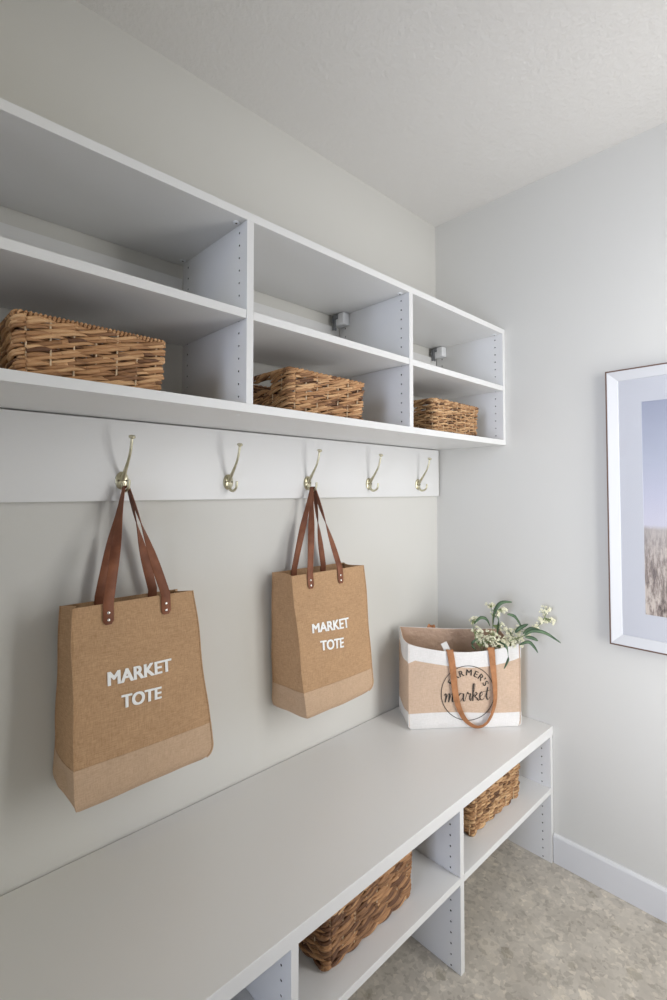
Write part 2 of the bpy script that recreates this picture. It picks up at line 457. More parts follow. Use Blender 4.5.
# ------------------------------------------------------------------ hanging totes
def tote(name, label, zt, zb, top, bot, band, feet_f, feet_b, hx, texts, seed, tilt=0.0, kick=0.0, bk=0.0):
    """top / bot: (xl, xr, yback, yfront)"""
    root = empty(name, ((bot[0]+bot[1])/2, (bot[2]+bot[3])/2, zb), label, 'tote bag', 'jute totes hanging from the hooks')
    rnd = random.Random(seed)
    def rect(v):
        # v 0 bottom .. 1 top
        s = sm(0, 1, v)
        q = [lerp(bot[i], top[i], v) for i in range(4)]
        e = max(0, 1-v/.09); rr = .03*(1-math.sqrt(max(0, 1-e*e)))
        q[1] -= rr; q[0] += rr*.35; q[3] += rr*.35; q[2] -= rr*.25
        return q
    def surf(a, v, off=0.0):
        xl, xr, yb, yf = rect(v)
        # a in [0,4): 0-1 front L->R, 1-2 right F->B, 2-3 back R->L, 3-4 left B->F
        side = int(a) % 4; t = a-int(a)
        z = lerp(zb, zt, v)
        bulge = math.sin(PI*t)
        nz = noise.noise(Vector((a*1.7+seed, v*3.1, seed)))*.006
        vf = math.sin(PI*min(1, max(0, v)))
        if side == 0:
            p = Vector((lerp(xl, xr, t), yf - bulge*.006*vf - nz*vf*bulge, z)); n = Vector((0, -1, 0))
        elif side == 1:
            fold = bulge*(.018*sm(.25, 1, v)+.004) + nz
            p = Vector((xr-fold, lerp(yf, yb, t), z)); n = Vector((1, 0, 0))
        elif side == 2:
            p = Vector((lerp(xr, xl, t), yb+bulge*.001, z)); n = Vector((0, 1, 0))
        else:
            fold = bulge*(.016*sm(.35, 1, v)-.004*(1-v)) + nz + .014*math.exp(-((v-.10)/.06)**2)*math.exp(-((t-.45)/.25)**2)
            p = Vector((xl+fold, lerp(yb, yf, t), z)); n = Vector((-1, 0, 0))
        # bottom edge is not perfectly level
        if v < .2: p.z += (1-v/.2)*(.006*noise.noise(Vector((p.x*9, p.y*9, seed+3))))
        depth = (p.y-yf)/max(.01, yb-yf)
        p.x += depth*bk*(1-max(0, v))*(1-(p.x-xl)/(xr-xl))
        p.z += depth*(-tilt*max(0, v) + kick*max(0, 1-max(0, v)/.3))
        return p + n*off
    na = 14
    A = []
    for s_ in range(4):
        for k in range(na):
            t = k/na; A.append(s_ + (.5-.5*math.cos(PI*t)) if False else s_+t)
    def shell(v0, v1, nv, off, bottom, thick, nm, m, mats=None):
        b = MB(); n = len(A)
        def fn(vs_off):
            vs = []
            for j in range(nv+1):
                v = lerp(v0, v1, j/nv)
                for a in A: vs.append(surf(a, v, vs_off))
            return vs
        outer = fn(off); inner = fn(off-thick)
        vs = outer+inner; k2 = len(outer); fs = []
        for j in range(nv):
            for k in range(n):
                q = (j*n+k, j*n+(k+1) % n, (j+1)*n+(k+1) % n, (j+1)*n+k)
                fs.append(q); fs.append(tuple(k2+i for i in reversed(q)))
        for k in range(n):
            fs.append((nv*n+k, nv*n+(k+1) % n, k2+nv*n+(k+1) % n, k2+nv*n+k))
            if not bottom: fs.append((k, (k+1) % n, k2+(k+1) % n, k2+k))
        b.add(vs, fs)
        if bottom:
            for zz, kk in ((0, 0), (.0012, k2)):
                c = sum((Vector(b.v[kk+k]) for k in range(n)), Vector())/n; c.z += -.002+zz
                b.v.append(tuple(c)); b.col.append(.5); ci = len(b.v)-1
                for k in range(n):
                    b.f.append((ci, kk+(k+1) % n, kk+k)); b.m.append(0)
        # sewn ridge along the upright corners
        for ca, dx, dy in ((0.0, -.7, -.7), (1.0, .7, -.7), (3.0, -.7, .35)):
            pts = [surf((ca-.0001) % 4 if ca == 0 else ca, lerp(v0+.01, v1, j/24), 0)+Vector((dx, dy, 0))*(off*.7+.0004) for j in range(25)]
            b.tube(pts, .0019, 6)
        o = b.build(nm, m, root); set_sharp(o.data, .9)
        return o
    shell(0, 1, 44, 0, True, .0016, 'bag_body', M['jute'])
    shell(-.004, band, 12, .0014, True, .0008, 'bottom_band', M['jute_pale'])
    def front(x, z, off=.0022):
        v = (z-zb)/(zt-zb); xl, xr, yb, yf = rect(v); t = min(1, max(0, (x-xl)/(xr-xl)))
        return surf(min(.9999, t), v, off)
    # straps
    def strap(feet, y_of_foot, zf, yap, zap, inner, nm):
        (xa, xb_) = feet
        pts = []; wid = []
        n = 26
        def leg(xf, sgn):
            P = []; W = []
            low = Vector((xf, y_of_foot(xf, zf), zf)); rim = Vector((xf, y_of_foot(xf, zt+.002), zt+.002))
            for k in range(6):
                P.append(low.lerp(rim, k/6)); W.append(Vector((.0118, 0, 0)))
            end = Vector((hx+sgn*.0062, yap, zap-.004))
            for k in range(n+1):
                t = k/n
                p = rim.lerp(end, t)
                p.x += -sgn*.0*math.sin(PI*t)
                p.y += (-.002 if not inner else .002)*math.sin(PI*t)
                s = sm(.15, .95, t)
                w = (Vector((1-s, 0, 0)) + Vector((0, sgn*s, 0)))
                w = w.normalized()*lerp(.0118, .0088, s)
                P.append(p); W.append(w)
            return P, W
        P1, W1 = leg(xa, -1); P2, W2 = leg(xb_, 1)
        # keep the width direction continuous over the prong
        arcP = []; arcW = []
        for k in range(1, 8):
            a = PI-PI*k/8
            arcP.append(Vector((hx+.0062*math.cos(a), yap, zap-.004+.0062*math.sin(a)))); arcW.append(Vector((0, .0095, 0)))
        W2 = [Vector((-w.x, -w.y, w.z)) for w in W2]
        P = P1+arcP+P2[::-1]; W = W1+arcW+W2[::-1]
        for i in range(1, len(W)):
            if W[i].dot(W[i-1]) < 0: W[i] = -W[i]
        # rounded tab ends
        W[0] = W[0]*.55; W[-1] = W[-1]*.55
        P[0] = P[0].lerp(P[1], -.0); 
        b = MB(); b.ribbon(P, W, .0024); o = b.build(nm, M['leather'], root); set_sharp(o.data, .7)
        if not inner:
            for xf in feet:
                for dz in (.010, .026):
                    p = Vector((xf, y_of_foot(xf, zf+dz)-.001, zf+dz))
                    r = MB(); r.lathe([(.0036, 0), (.0034, .0012), (.0018, .0019)], p, (0, -1, 0), 14)
                    r.build('rivet', M['rivet'], o, smooth=True)
        return o
    strap(feet_f, lambda x, z: front(x, min(z, zt-.0001), 0).y-.0034, zt-.046, -.0475, 1.3675, False, 'handle')
    strap(feet_b, lambda x, z: rect((min(z, zt)-zb)/(zt-zb))[2]-.0045, zt-.046, -.0475, 1.3648, True, 'handle')
    for (body, x0, x1, z0, z1, bold) in texts:
        b = MB()
        for k in (-1.0, -.5, 0, .5, 1.0):       # bold weight from small overlapping shifts
            for j in (-.5, .5):
                d = .0016*k; e = .0014*j
                place_text(b, body, lambda x, z: front(x, z, .0022+.00004*(k+j)), x0+.0016+d, x1-.0016+d, (z0[0]+.0007+e, z0[1]+.0007+e), (z1[0]-.0007+e, z1[1]-.0007+e), .0)
        b.build('lettering', M['print_white'], root)
    return root

tote('jute_tote', 'larger, nearer of the two brown jute totes hanging on the hooks, reading MARKET TOTE', 1.103, .678,
     (-1.536, -1.252, -.030, -.118), (-1.533, -1.205, -.006, -.145), .205,
     (-1.4625, -1.327), (-1.452, -1.322), HX[0],
     [('MARKET', -1.4665, -1.317, (.9235, .9215), (.9535, .9505), .02), ('TOTE', -1.438, -1.344, (.8675, .8645), (.8975, .8925), .02)], 1, .009, .014, -.004)
tote('jute_tote', 'farther brown jute tote hanging above the bench end, reading MARKET TOTE', 1.100, .672,
     (-.929, -.612, -.022, -.116), (-.892, -.590, -.006, -.146), .185,
     (-.857, -.727), (-.845, -.7165), HX[2],
     [('MARKET', -.860, -.703, (.9195, .9095), (.9470, .9415), .02), ('TOTE', -.833, -.733, (.862, .852), (.892, .884), .02)], 5, 0, .004, -.024)

# ------------------------------------------------------------------ bench tote (standing, turned towards the room)
Z0 = ZBT
FL, FR, BR, BL = Vector((-.410, -.155, 0)), Vector((-.090, -.422, 0)), Vector((-.016, -.302, 0)), Vector((-.318, -.040, 0))
U = (FR-FL).normalized(); NO = Vector((U.y, -U.x, 0)); LF = (FR-FL).length
if NO.y > 0: NO = -NO
t3 = empty('market_bag', (-.2, -.24, Z0), 'wide tan and white jute bag with round printed emblem, standing open on the bench', 'tote bag')
corners = [FL, FR, BR, BL]
def toph(a):
    side = int(a) % 4; t = a-int(a)
    if side == 0: return lerp(.307, .300, t) - .030*math.sin(PI*t)**.8
    if side == 1: return lerp(.300, .318, t) - .012*math.sin(PI*t)
    if side == 2: return lerp(.318, .331, t) - .004*math.sin(PI*t)
    return lerp(.331, .307, t) - .014*math.sin(PI*t)
def bsurf(a, v, off=0.0):
    a = a % 4; side = int(a); t = a-side
    p0, p1 = corners[side], corners[(side+1) % 4]
    n = Vector(((p1-p0).y, -(p1-p0).x, 0)).normalized()
    cen = sum(corners, Vector())/4
    if n.dot((p0+p1)/2-cen) < 0: n = -n
    p = p0.lerp(p1, t)
    bl = math.sin(PI*t)**.8 if 0 < t < 1 else 0
    vf = math.sin(PI*min(1, max(0, v*.9+.05)))
    amp = (.008, -.006, .003, .004)[side]
    p = p + n*(amp*bl*vf + .004*noise.noise(Vector((a*2, v*2.5, 9)))*bl)
    # rounded foot: pull in toward the centre at the very bottom
    e = max(0, 1-v/.10); p = p + (cen-p).normalized()*(.005*(1-math.sqrt(max(0, 1-e*e))))
    z = Z0 + .0012 + toph(a)*v
    return Vector((p.x, p.y, z)) + n*off
def bshell(vf0, vf1, nv, off, bottom, thick, nm, m, inner_m=None, lo=None, hi=None):
    na = 18; A = [s+k/na for s in range(4) for k in range(na)]; n = len(A); b = MB()
    def ring(o_):
        vs = []
        for j in range(nv+1):
            for a in A:
                h = toph(a); v0 = (lo(a)/h) if lo else vf0; v1 = (hi(a)/h) if hi else vf1
                vs.append(bsurf(a, lerp(v0, v1, j/nv), o_))
        return vs
    vs = ring(off)+ring(off-thick); k2 = (nv+1)*n; b.add(vs, [])
    for j in range(nv):
        for k in range(n):
            q = (j*n+k, j*n+(k+1) % n, (j+1)*n+(k+1) % n, (j+1)*n+k)
            b.f.append(q); b.m.append(0); b.f.append(tuple(k2+i for i in reversed(q))); b.m.append(1 if inner_m else 0)
    for k in range(n):
        b.f.append((nv*n+k, nv*n+(k+1) % n, k2+nv*n+(k+1) % n, k2+nv*n+k)); b.m.append(0)
        if not bottom: b.f.append((k, (k+1) % n, k2+(k+1) % n, k2+k)); b.m.append(0)
    if bottom:
        for kk, dz, mi in ((0, 0, 0), (k2, .002, 1 if inner_m else 0)):
            c = sum((Vector(b.v[kk+k]) for k in range(n)), Vector())/n; c.z += dz
            b.v.append(tuple(c)); b.col.append(.5); ci = len(b.v)-1
            for k in range(n):
                b.f.append((ci, kk+(k+1) % n, kk+k)); b.m.append(mi)
    # sewn corner ridges
    for ca in (0.0, 1.0, 3.0):
        pts = []
        for j in range(21):
            h = toph(ca); v0 = (lo(ca)/h) if lo else vf0; v1 = (hi(ca)/h) if hi else vf1
            p = bsurf(ca, lerp(max(v0, .02), v1, j/20), 0); cen = Vector((-.21, -.23, p.z)); pts.append(p+(p-cen).normalized()*(off+.0005))
        b.tube(pts, .0022, 6)
    o = b.build(nm, [m, inner_m] if inner_m else m, t3); set_sharp(o.data, .9); return o
bshell(0, 1, 26, 0, True, .0018, 'bag_body', M['jute_tan'], M['lining'])
bshell(0, 0, 5, .0012, True, .0008, 'bottom_band', M['canvas'], None, lo=lambda a: 0.0, hi=lambda a: .056+.004*math.sin(a*5))
bshell(0, 0, 6, .0012, False, .0008, 'top_band', M['canvas'], None, lo=lambda a: toph(a)-.052-(.016 if a > 3.2 or a < .02 else 0)+.003*math.sin(a*7), hi=lambda a: toph(a)+.0015)
def bface(u, h, off=.003):
    a = min(.9999, max(0, u/LF)); return bsurf(a, h/toph(a), off)
# emblem: ring, arched word, handwritten word
CU, CH, RR = .2165, .128, .0985
b = MB(); n = 72; vs = []; fs = []
for k in range(n):
    a = 2*PI*k/n
    for r in (RR-.0013, RR+.0013): vs.append(bface(CU+r*math.cos(a), CH+r*math.sin(a), .0021))
for k in range(n): fs.append((2*k, 2*k+1, 2*((k+1) % n)+1, 2*((k+1) % n)))
b.add(vs, fs)
word = "FARMER'S"; angs = [147, 128, 108, 86, 65, 48, 38, 27]
for ch, ang in zip(word, angs):
    vs, fs = text_mesh(ch, .032, .0)
    cx = (min(v.x for v in vs)+max(v.x for v in vs))/2
    a = math.radians(ang); ca, sa = math.cos(a), math.sin(a); out = []
    for v in vs:
        r = .064+v.y; tx = v.x-cx
        out.append((r, tx))
    for k in (-1, 0, 1):
        b.add([bface(CU+ca*r_+sa*(tx_+.0006*k), CH+sa*r_-ca*(tx_+.0006*k), .0021+.00003*k) for r_, tx_ in out], fs)
def stroke(pts, w=.0026):
    pts = catmull([(p[0], p[1], 0) for p in pts], 7); vs = []; fs = []
    for i, p in enumerate(pts):
        t = (pts[min(len(pts)-1, i+1)]-pts[max(0, i-1)]); t.normalize()
        ww = w*(.45+.75*max(0, -t.y))      # thicker on the way down, like a brush pen
        nx, ny = -t.y*ww/2, t.x*ww/2
        for s in (1, -1):
            x = p.x+s*nx; y = p.y+s*ny
            vs.append(bface(CU+x, CH+y, .0023))
    for i in range(len(pts)-1): fs.append((2*i, 2*i+1, 2*i+3, 2*i+2))
    b.add(vs, fs)
S = .030
def st(ox, pts, w=.0042): stroke([(ox+p[0]*S, -.030+p[1]*S + (ox+.09)*.04) for p in pts], w)
st(-.086, [(-.1, .75), (.1, 1.0), (.18, .7), (.08, -.05), (.35, .8), (.55, 1.0), (.58, .7), (.5, -.05), (.75, .8), (.95, 1.0), (1.0, .7), (.92, .15), (1.05, 0), (1.3, .25)])
st(-.040, [(.75, .85), (.45, .95), (.12, .55), (.2, .05), (.5, .1), (.78, .7), (.8, .9), (.74, .3), (.85, 0), (1.05, .2)])
st(-.012, [(.05, .2), (.25, .8), (.35, 1.05), (.45, .85), (.7, .85), (.62, .45), (.68, .05), (.85, .1)])
st(.010, [(.05, .1), (.45, 1.3), (.55, 1.9), (.38, 1.95), (.3, 1.3), (.25, -.05)])
st(.010, [(.28, .4), (.6, .95), (.78, .8), (.5, .5), (.75, .3), (.95, 0), (1.15, .2)])
st(.040, [(.1, .35), (.5, .7), (.4, .98), (.15, .7), (.15, .2), (.4, 0), (.7, .25)])
st(.062, [(.0, .3), (.25, .9), (.42, 1.5), (.3, .9), (.25, .3), (.4, 0), (.7, .3)])
st(.058, [(-.05, .98), (.4, 1.02), (.9, 1.15)], .003)
b.build('emblem', M['print_black'], t3)
# front handle: loops down over the face
path = [(.150, .262, -.006), (.151, .284, -.001), (.153, .270, .006), (.159, .225, .008), (.163, .178, .009), (.168, .128, .010), (.180, .080, .011), (.199, .042, .013), (.222, .020, .015),
        (.248, .010, .016), (.274, .018, .016), (.296, .046, .015), (.312, .092, .013), (.315, .145, .011), (.312, .200, .009), (.309, .245, .007), (.308, .270, .006), (.308, .288, -.001), (.308, .262, -.006)]
P = catmull([(p[0], p[1], p[2]) for p in path], 5)
W3 = []; P3 = []
for i, p in enumerate(P):
    t = (P[min(len(P)-1, i+1)]-P[max(0, i-1)]).normalized()
    q = bface(p.x, p.y, p.z); P3.append(q)
    w = U*(-t.y)+Vector((0, 0, 1))*t.x
    if abs(t.x) < .2 and abs(t.y) < .6 or i < 8 or i > len(P)-9: w = U*(-1 if i < len(P)/2 else 1) * (1 if True else 1)
    W3.append((w.normalized()+NO*.75*sm(.22, .42, i/len(P))*(1-sm(.60, .85, i/len(P)))).normalized()*lerp(.0085, .0125, min(1, abs(i/len(P)-.5)*2.4)))
for i in range(1, len(W3)):
    if W3[i].dot(W3[i-1]) < 0: W3[i] = -W3[i]
b = MB(); b.ribbon(P3, W3, .0026); h3 = b.build('handle', M['tan_leather'], t3); set_sharp(h3.data, .7)
# rear handle: stands just over the back rim, and its pale reinforcement inside the bag
def back(u, h, off):
    a = 2+(1-u); return bsurf(a, h/toph(a), off)
pp = [(.30, .295, .004), (.302, .322, .005), (.315, .3305, .007), (.335, .322, .010), (.35, .26, .010), (.37, .16, .010), (.43, .09, .010), (.50, .07, .010), (.57, .09, .010), (.63, .16, .010), (.65, .26, .008), (.66, .29, .005)]
P = [back(*p) for p in catmull(pp, 5)]
b = MB(); b.ribbon(P, [(BR-BL).normalized()*.011]*len(P), .0024); hbk = b.build('handle', M['tan_leather'], t3)
b = MB(); pts = [bface(.153-k*.0035, .262+.0085*k, -.004-.0035*k) for k in range(6)]
b.ribbon(pts, [U*.012]*6, .0016); o = b.build('inner_tape', M['tape'], t3); o['label'] = 'pale grey tape inside the bag'

# ------------------------------------------------------------------ flowers
def leaf_mesh(b, pts, w, side=None):
    P = catmull(pts, 5); n = len(P); vs = []; fs = []
    side = side or Vector((.30, .25, .92))
    for i, p in enumerate(P):
        t = i/(n-1); tg = (P[min(n-1, i+1)]-P[max(0, i-1)]).normalized()
        sd = side - tg*side.dot(tg)
        if sd.length < .2: sd = tg.orthogonal()
        sd.normalize(); nn = tg.cross(sd).normalized()
        ww = w*max(.04, math.sin(PI*min(1, t*.93+.04))**.75)
        vs += [p+sd*ww+nn*.25*ww, p+nn*.0004, p-sd*ww+nn*.25*ww, p-nn*.0006]
    for i in range(n-1):
        a = 4*i; c = a+4
        fs += [(a, a+1, c+1, c), (a+1, a+2, c+2, c+1), (a+2, a+3, c+3, c+2), (a+3, a, c, c+3)]
    b.add(vs, fs)
berry_src = None
def blossom_proto():
    b = MB()
    # five rounded petals round a small bead
    for k in range(5):
        a = 2*PI*k/5; bm = bmesh.new(); bmesh.ops.create_icosphere(bm, subdivisions=1, radius=1)
        Mx = Matrix.Rotation(a, 4, 'Z') @ Matrix.Translation((.0028, 0, .0004)) @ Matrix.Rotation(-.5, 4, 'Y') @ Matrix.Diagonal((.0027, .0018, .0009, 1))
        b.bm(bm, 0, Mx)
    bm = bmesh.new(); bmesh.ops.create_icosphere(bm, subdivisions=1, radius=.0015); b.bm(bm, 0, Matrix.Translation((0, 0, .0008)))
    me = bpy.data.meshes.new('blossom'); me.from_pydata(b.v, [], b.f); me.materials.append(M['berry'])
    for p in me.polygons: p.use_smooth = True
    return me
BM = blossom_proto()
bm_ = bmesh.new(); bmesh.ops.create_icosphere(bm_, subdivisions=2, radius=.0024)
BUD = bpy.data.meshes.new('bud'); bm_.to_mesh(BUD); bm_.free(); BUD.materials.append(M['berry'])
for p in BUD.polygons: p.use_smooth = True
def sprig(stem_pts, clusters, leaves, label, seed, w=.0075):
    rnd = random.Random(seed)
    base_p = Vector(stem_pts[0])
    root = empty('flower_sprig', base_p, label, 'flowers', 'cream flower sprigs in the bag on the bench')
    P = catmull(stem_pts, 6); b = MB(); b.tube(P, [lerp(.0022, .0009, i/(len(P)-1)) for i in range(len(P))], 6)
    heads = []
    for (c, rx, n) in clusters:
        c = Vector(c)
        a = min(P, key=lambda q: (q-c).length)
        for k in range(n):
            d = Vector((rnd.gauss(0, 1), rnd.gauss(0, 1), rnd.gauss(0, 1))); d.normalize()
            h = c + Vector((d.x*rx[0], d.y*rx[0], d.z*rx[1]))*(rnd.random()**.45)
            h.x = min(h.x, -.012)
            heads.append((h, d))
            mid = a.lerp(h, .5)+Vector((0, 0, -.004))
            b.tube([a, mid, h], [.0009, .0007, .0006], 4)
    b.build('stem', M['stem'], root)
    for h, d in heads:
        bud = rnd.random() < .35
        o = bpy.data.objects.new('bud' if bud else 'blossom', BUD if bud else BM); C.objects.link(o)
        o.parent = root; o.location = h-base_p
        dd = (d+Vector((-.5, -.5, .35))).normalized()
        o.rotation_euler = dd.to_track_quat('Z', 'Y').to_euler()
        s = rnd.uniform(1.0, 1.55); o.scale = (s, s, s)
    for lf in leaves:
        b = MB(); leaf_mesh(b, lf, w*rnd.uniform(.85, 1.1)); o = b.build('leaf', M['leaf'], root, smooth=True)
    return root
LV = {'l1': [(-0.159, -0.353, 0.846), (-0.153, -0.359, 0.905), (-0.137, -0.375, 0.939), (-0.107, -0.403, 0.942)] ,
'l2': [(-0.13, -0.395, 0.9), (-0.109, -0.415, 0.889), (-0.088, -0.435, 0.842)] ,
'l3': [(-0.192, -0.294, 0.856), (-0.176, -0.31, 0.878), (-0.159, -0.325, 0.874), (-0.149, -0.336, 0.848)] ,
'l4': [(-0.144, -0.465, 0.837), (-0.123, -0.485, 0.855), (-0.089, -0.517, 0.848), (-0.048, -0.556, 0.812)] ,
'l5': [(-0.157, -0.452, 0.805), (-0.133, -0.475, 0.816), (-0.118, -0.489, 0.798), (-0.108, -0.499, 0.777)] ,
'l6': [(-0.156, -0.398, 0.782), (-0.148, -0.406, 0.753), (-0.151, -0.403, 0.731), (-0.159, -0.395, 0.706)] ,
'l7': [(-0.127, -0.453, 0.839), (-0.108, -0.471, 0.857), (-0.082, -0.496, 0.853)] ,
'l8': [(-0.13, -0.354, 0.818), (-0.124, -0.359, 0.863), (-0.129, -0.354, 0.897)] ,
'l9': [(-0.187, -0.299, 0.759), (-0.198, -0.288, 0.781), (-0.182, -0.304, 0.803)] ,
'l10': [(-0.119, -0.419, 0.834), (-0.106, -0.432, 0.852), (-0.084, -0.453, 0.866)] ,
'l11': [(-0.122, -0.458, 0.828), (-0.103, -0.476, 0.824), (-0.088, -0.491, 0.814)] ,
'A': [(-0.171, -0.314, 0.722), (-0.187, -0.299, 0.796), (-0.198, -0.289, 0.871)] ,
'B': [(-0.142, -0.343, 0.722), (-0.141, -0.343, 0.833), (-0.145, -0.339, 0.934)] ,
'C': [(-0.152, -0.415, 0.742), (-0.112, -0.454, 0.825), (-0.072, -0.492, 0.872), (-0.051, -0.512, 0.915)] ,
'D': [(-0.123, -0.361, 0.714), (-0.109, -0.374, 0.777), (-0.078, -0.403, 0.841)] ,
'E': [(-0.163, -0.322, 0.777), (-0.122, -0.361, 0.759)] ,}
CL = {'A': [((-0.172, -0.286, 0.865), 0.0216), ((-0.166, -0.291, 0.82), 0.0252), ((-0.147, -0.309, 0.786), 0.0288), ((-0.153, -0.304, 0.752), 0.0252)] ,
'B': [((-0.136, -0.334, 0.924), 0.018), ((-0.126, -0.344, 0.894), 0.018), ((-0.104, -0.365, 0.905), 0.0144), ((-0.112, -0.357, 0.845), 0.018), ((-0.134, -0.336, 0.815), 0.0252)] ,
'C': [((-0.049, -0.501, 0.916), 0.0216), ((-0.059, -0.49, 0.88), 0.018), ((-0.036, -0.513, 0.88), 0.018), ((-0.076, -0.475, 0.855), 0.0144), ((-0.097, -0.454, 0.833), 0.0144)] ,
'D': [((-0.099, -0.397, 0.803), 0.0288), ((-0.08, -0.415, 0.788), 0.0216), ((-0.077, -0.418, 0.832), 0.0252), ((-0.109, -0.387, 0.829), 0.0216)] ,
'E': [((-0.163, -0.343, 0.76), 0.0288), ((-0.136, -0.368, 0.756), 0.0288), ((-0.109, -0.394, 0.764), 0.0252), ((-0.144, -0.361, 0.789), 0.0288)] ,
}
def cl(k, n): return [((c[0], c[1], max(c[2], .792)), (r*1.0, r*.85), n) for c, r in CL[k]]
LV['C'] = [(-.132, -.366, .744), (-.122, -.395, .797), (-.102, -.449, .828), (-.062, -.488, .869), (-.043, -.506, .913)]
LV['l6'] = [(-.158, -.370, .800), (-.173, -.409, .797), (-.171, -.418, .761), (-.174, -.415, .74), (-.182, -.407, .715)]
sb = (-.19, -.245, Z0+.02)
sprig([sb]+LV['A'], cl('A', 24), [LV['l3'], LV['l9']],
      'cream flower sprig leaning left, over the open middle of the bag', 11, .006)
sprig([(sb[0]+.01, sb[1]-.01, sb[2])]+LV['B'], cl('B', 19), [LV['l1'], LV['l8']],
      'tallest cream flower sprig, standing upright above the bag', 12, .0075)
sprig([(sb[0]+.02, sb[1]-.02, sb[2])]+LV['C'], cl('C', 19), [LV['l4'], LV['l5'], LV['l7'], LV['l11']],
      'cream flower sprig reaching out far right beyond the bag, with long thin leaves', 13, .006)
sprig([(sb[0]+.015, sb[1]-.015, sb[2])]+LV['D'], cl('D', 24), [LV['l2'], LV['l10']],
      'dense cream flower sprig on the right half of the bag opening', 14, .007)
sprig([(sb[0]+.005, sb[1]-.02, sb[2])]+LV['E'], cl('E', 24), [LV['l6']],
      'low cream flower sprig at the front rim, one leaf hanging over the white band', 15, .006)

# ------------------------------------------------------------------ baskets
def basket(cx, cy, z0, w, d, h, style, label, seed, rot=0.0, handle=True, tone=.5):
    rnd = random.Random(seed)
    root = empty('woven_basket', (cx, cy, z0), label, 'basket', 'woven storage baskets in the cubbies')
    R = .013; cr, sr = math.cos(rot), math.sin(rot)
    def outline(grow=0.0):
        """closed path as function of arc length"""
        W, D, r = w/2+grow, d/2+grow, R+grow
        segs = []
        cs = [(W-r, -D+r, -PI/2), (W-r, D-r, 0), (-W+r, D-r, PI/2), (-W+r, -D+r, PI)]
        pts = []
        pts.append(((-W+r, -D), (0, -1)))
        for x, y, a0 in cs:
            for k in range(9):
                a = a0+PI/2*k/8; pts.append(((x+r*math.cos(a), y+r*math.sin(a)), (math.cos(a), math.sin(a))))
        return pts
    base_o = outline()
    acc = [0]
    for i in range(len(base_o)):
        a = base_o[i][0]; b_ = base_o[(i+1) % len(base_o)][0]; acc.append(acc[-1]+math.hypot(b_[0]-a[0], b_[1]-a[1]))
    Ltot = acc[-1]
    def at(s, off, z):
        s = s % Ltot; i = 0
        lo, hi = 0, len(acc)-1
        while hi-lo > 1:
            mid = (lo+hi)//2
            if acc[mid] <= s: lo = mid
            else: hi = mid
        i = lo; t = (s-acc[i])/max(1e-9, acc[i+1]-acc[i])
        p0, n0 = base_o[i]; p1, n1 = base_o[(i+1) % len(base_o)]
        x = lerp(p0[0], p1[0], t)+lerp(n0[0], n1[0], t)*off; y = lerp(p0[1], p1[1], t)+lerp(n0[1], n1[1], t)*off
        k = 1-.035*(1-z/h)                    # slight taper to the foot
        x *= k; y *= k
        return Vector((cx+x*cr-y*sr, cy+x*sr+y*cr, z0+z))
    # arc position of the middle of the left (-x) side
    sleft = None
    for i, (p, n) in enumerate(base_o):
        if i == 19+9: sleft = acc[i]
    sleft = acc[28]-0  # end of third corner
    sleft = acc[27]+(d-2*R)/2
    ns = max(18, int(round(Ltot/(.041 if style == 'rope' else .030)))); ns += ns % 2
    sp = Ltot/ns
    b = MB(); b.usecol = True
    hole = (sleft-.042, sleft+.042)
    if style == 'rope':
        rows = max(5, int(round((h-.010)/(.0135 if tone > .3 else .0115)))); rh = (h-.011)/rows
        for r in range(rows):
            zc = .004+rh*(r+.5); ph0 = rnd.uniform(0, 6.28); jit = rnd.uniform(-.0010, .0010); per = rnd.uniform(.055, .068)
            skip = handle and .60 < zc/h < .84
            for q in range(2):
                fat = rnd.uniform(.92, 1.1)
                for th in range(2):          # every strand is a pair of thinner stems laid together
                    steps = ns*7; cur = []; segs = []
                    for k in range(steps+1):
                        s = k/steps*Ltot
                        ph = PI*s/per+ph0+q*PI+th*.55
                        wob = noise.noise(Vector((s*16, r*3.3+q*7.7+th*3.1, seed)))
                        if skip and hole[0] < s < hole[1]:
                            if len(cur) > 2: segs.append(cur)
                            cur = []
                            continue
                        cur.append((at(s, .0050*math.cos(ph)+.0012*wob, zc+jit+rh*.42*math.sin(ph)+.0016*wob+(th-.5)*.0032),
                                    .0033*fat*(.80+.38*math.cos(ph)+.30*wob)))
                    if len(cur) > 2: segs.append(cur)
                    for sg in segs:
                        i = 0
                        while i < len(sg)-1:
                            j = min(len(sg)-1, i+rnd.randint(10, 24))
                            b.tube([x[0] for x in sg[i:j+1]], [x[1] for x in sg[i:j+1]], 6, col=min(1, max(0, rnd.gauss(tone, .24)))); i = j
    else:
        rows = max(7, int(round((h-.010)/.0105))); rh = (h-.010)/rows
        for r in range(rows):
            zc = .004+rh*(r+.5)
            skip = handle and 0.60 < zc/h < .86
            phr = rnd.uniform(-.9, .9)
            for q in range(2):
                steps = ns*6; seglist = []; cur = []
                for k in range(steps+1):
                    s = k/steps*Ltot
                    wob = noise.noise(Vector((s*24, r*5.1+q*9.7, seed))); wob2 = noise.noise(Vector((s*9, r*2.1+q*4.7, seed+5)))
                    ph = PI*s/sp + PI*(r % 2) + phr + 1.3*wob2
                    p = at(s, .0042*math.cos(ph)+.0018*wob, zc+(q-.5)*rh*.6+.0045*wob2+.0018*math.sin(ph+q*2))
                    inside = skip and hole[0] < s < hole[1]
                    if inside:
                        if len(cur) > 2: seglist.append(cur)
                        cur = []
                    else: cur.append((p, .0036*(1+.45*wob)))
                if len(cur) > 2: seglist.append(cur)
                for sg in seglist:
                    i = 0
                    while i < len(sg)-1:
                        j = min(len(sg)-1, i+rnd.randint(6, 14))
                        b.tube([x[0] for x in sg[i:j+1]], [x[1] for x in sg[i:j+1]], 6, col=min(1, max(0, rnd.gauss(tone, .27))), cap=True); i = j
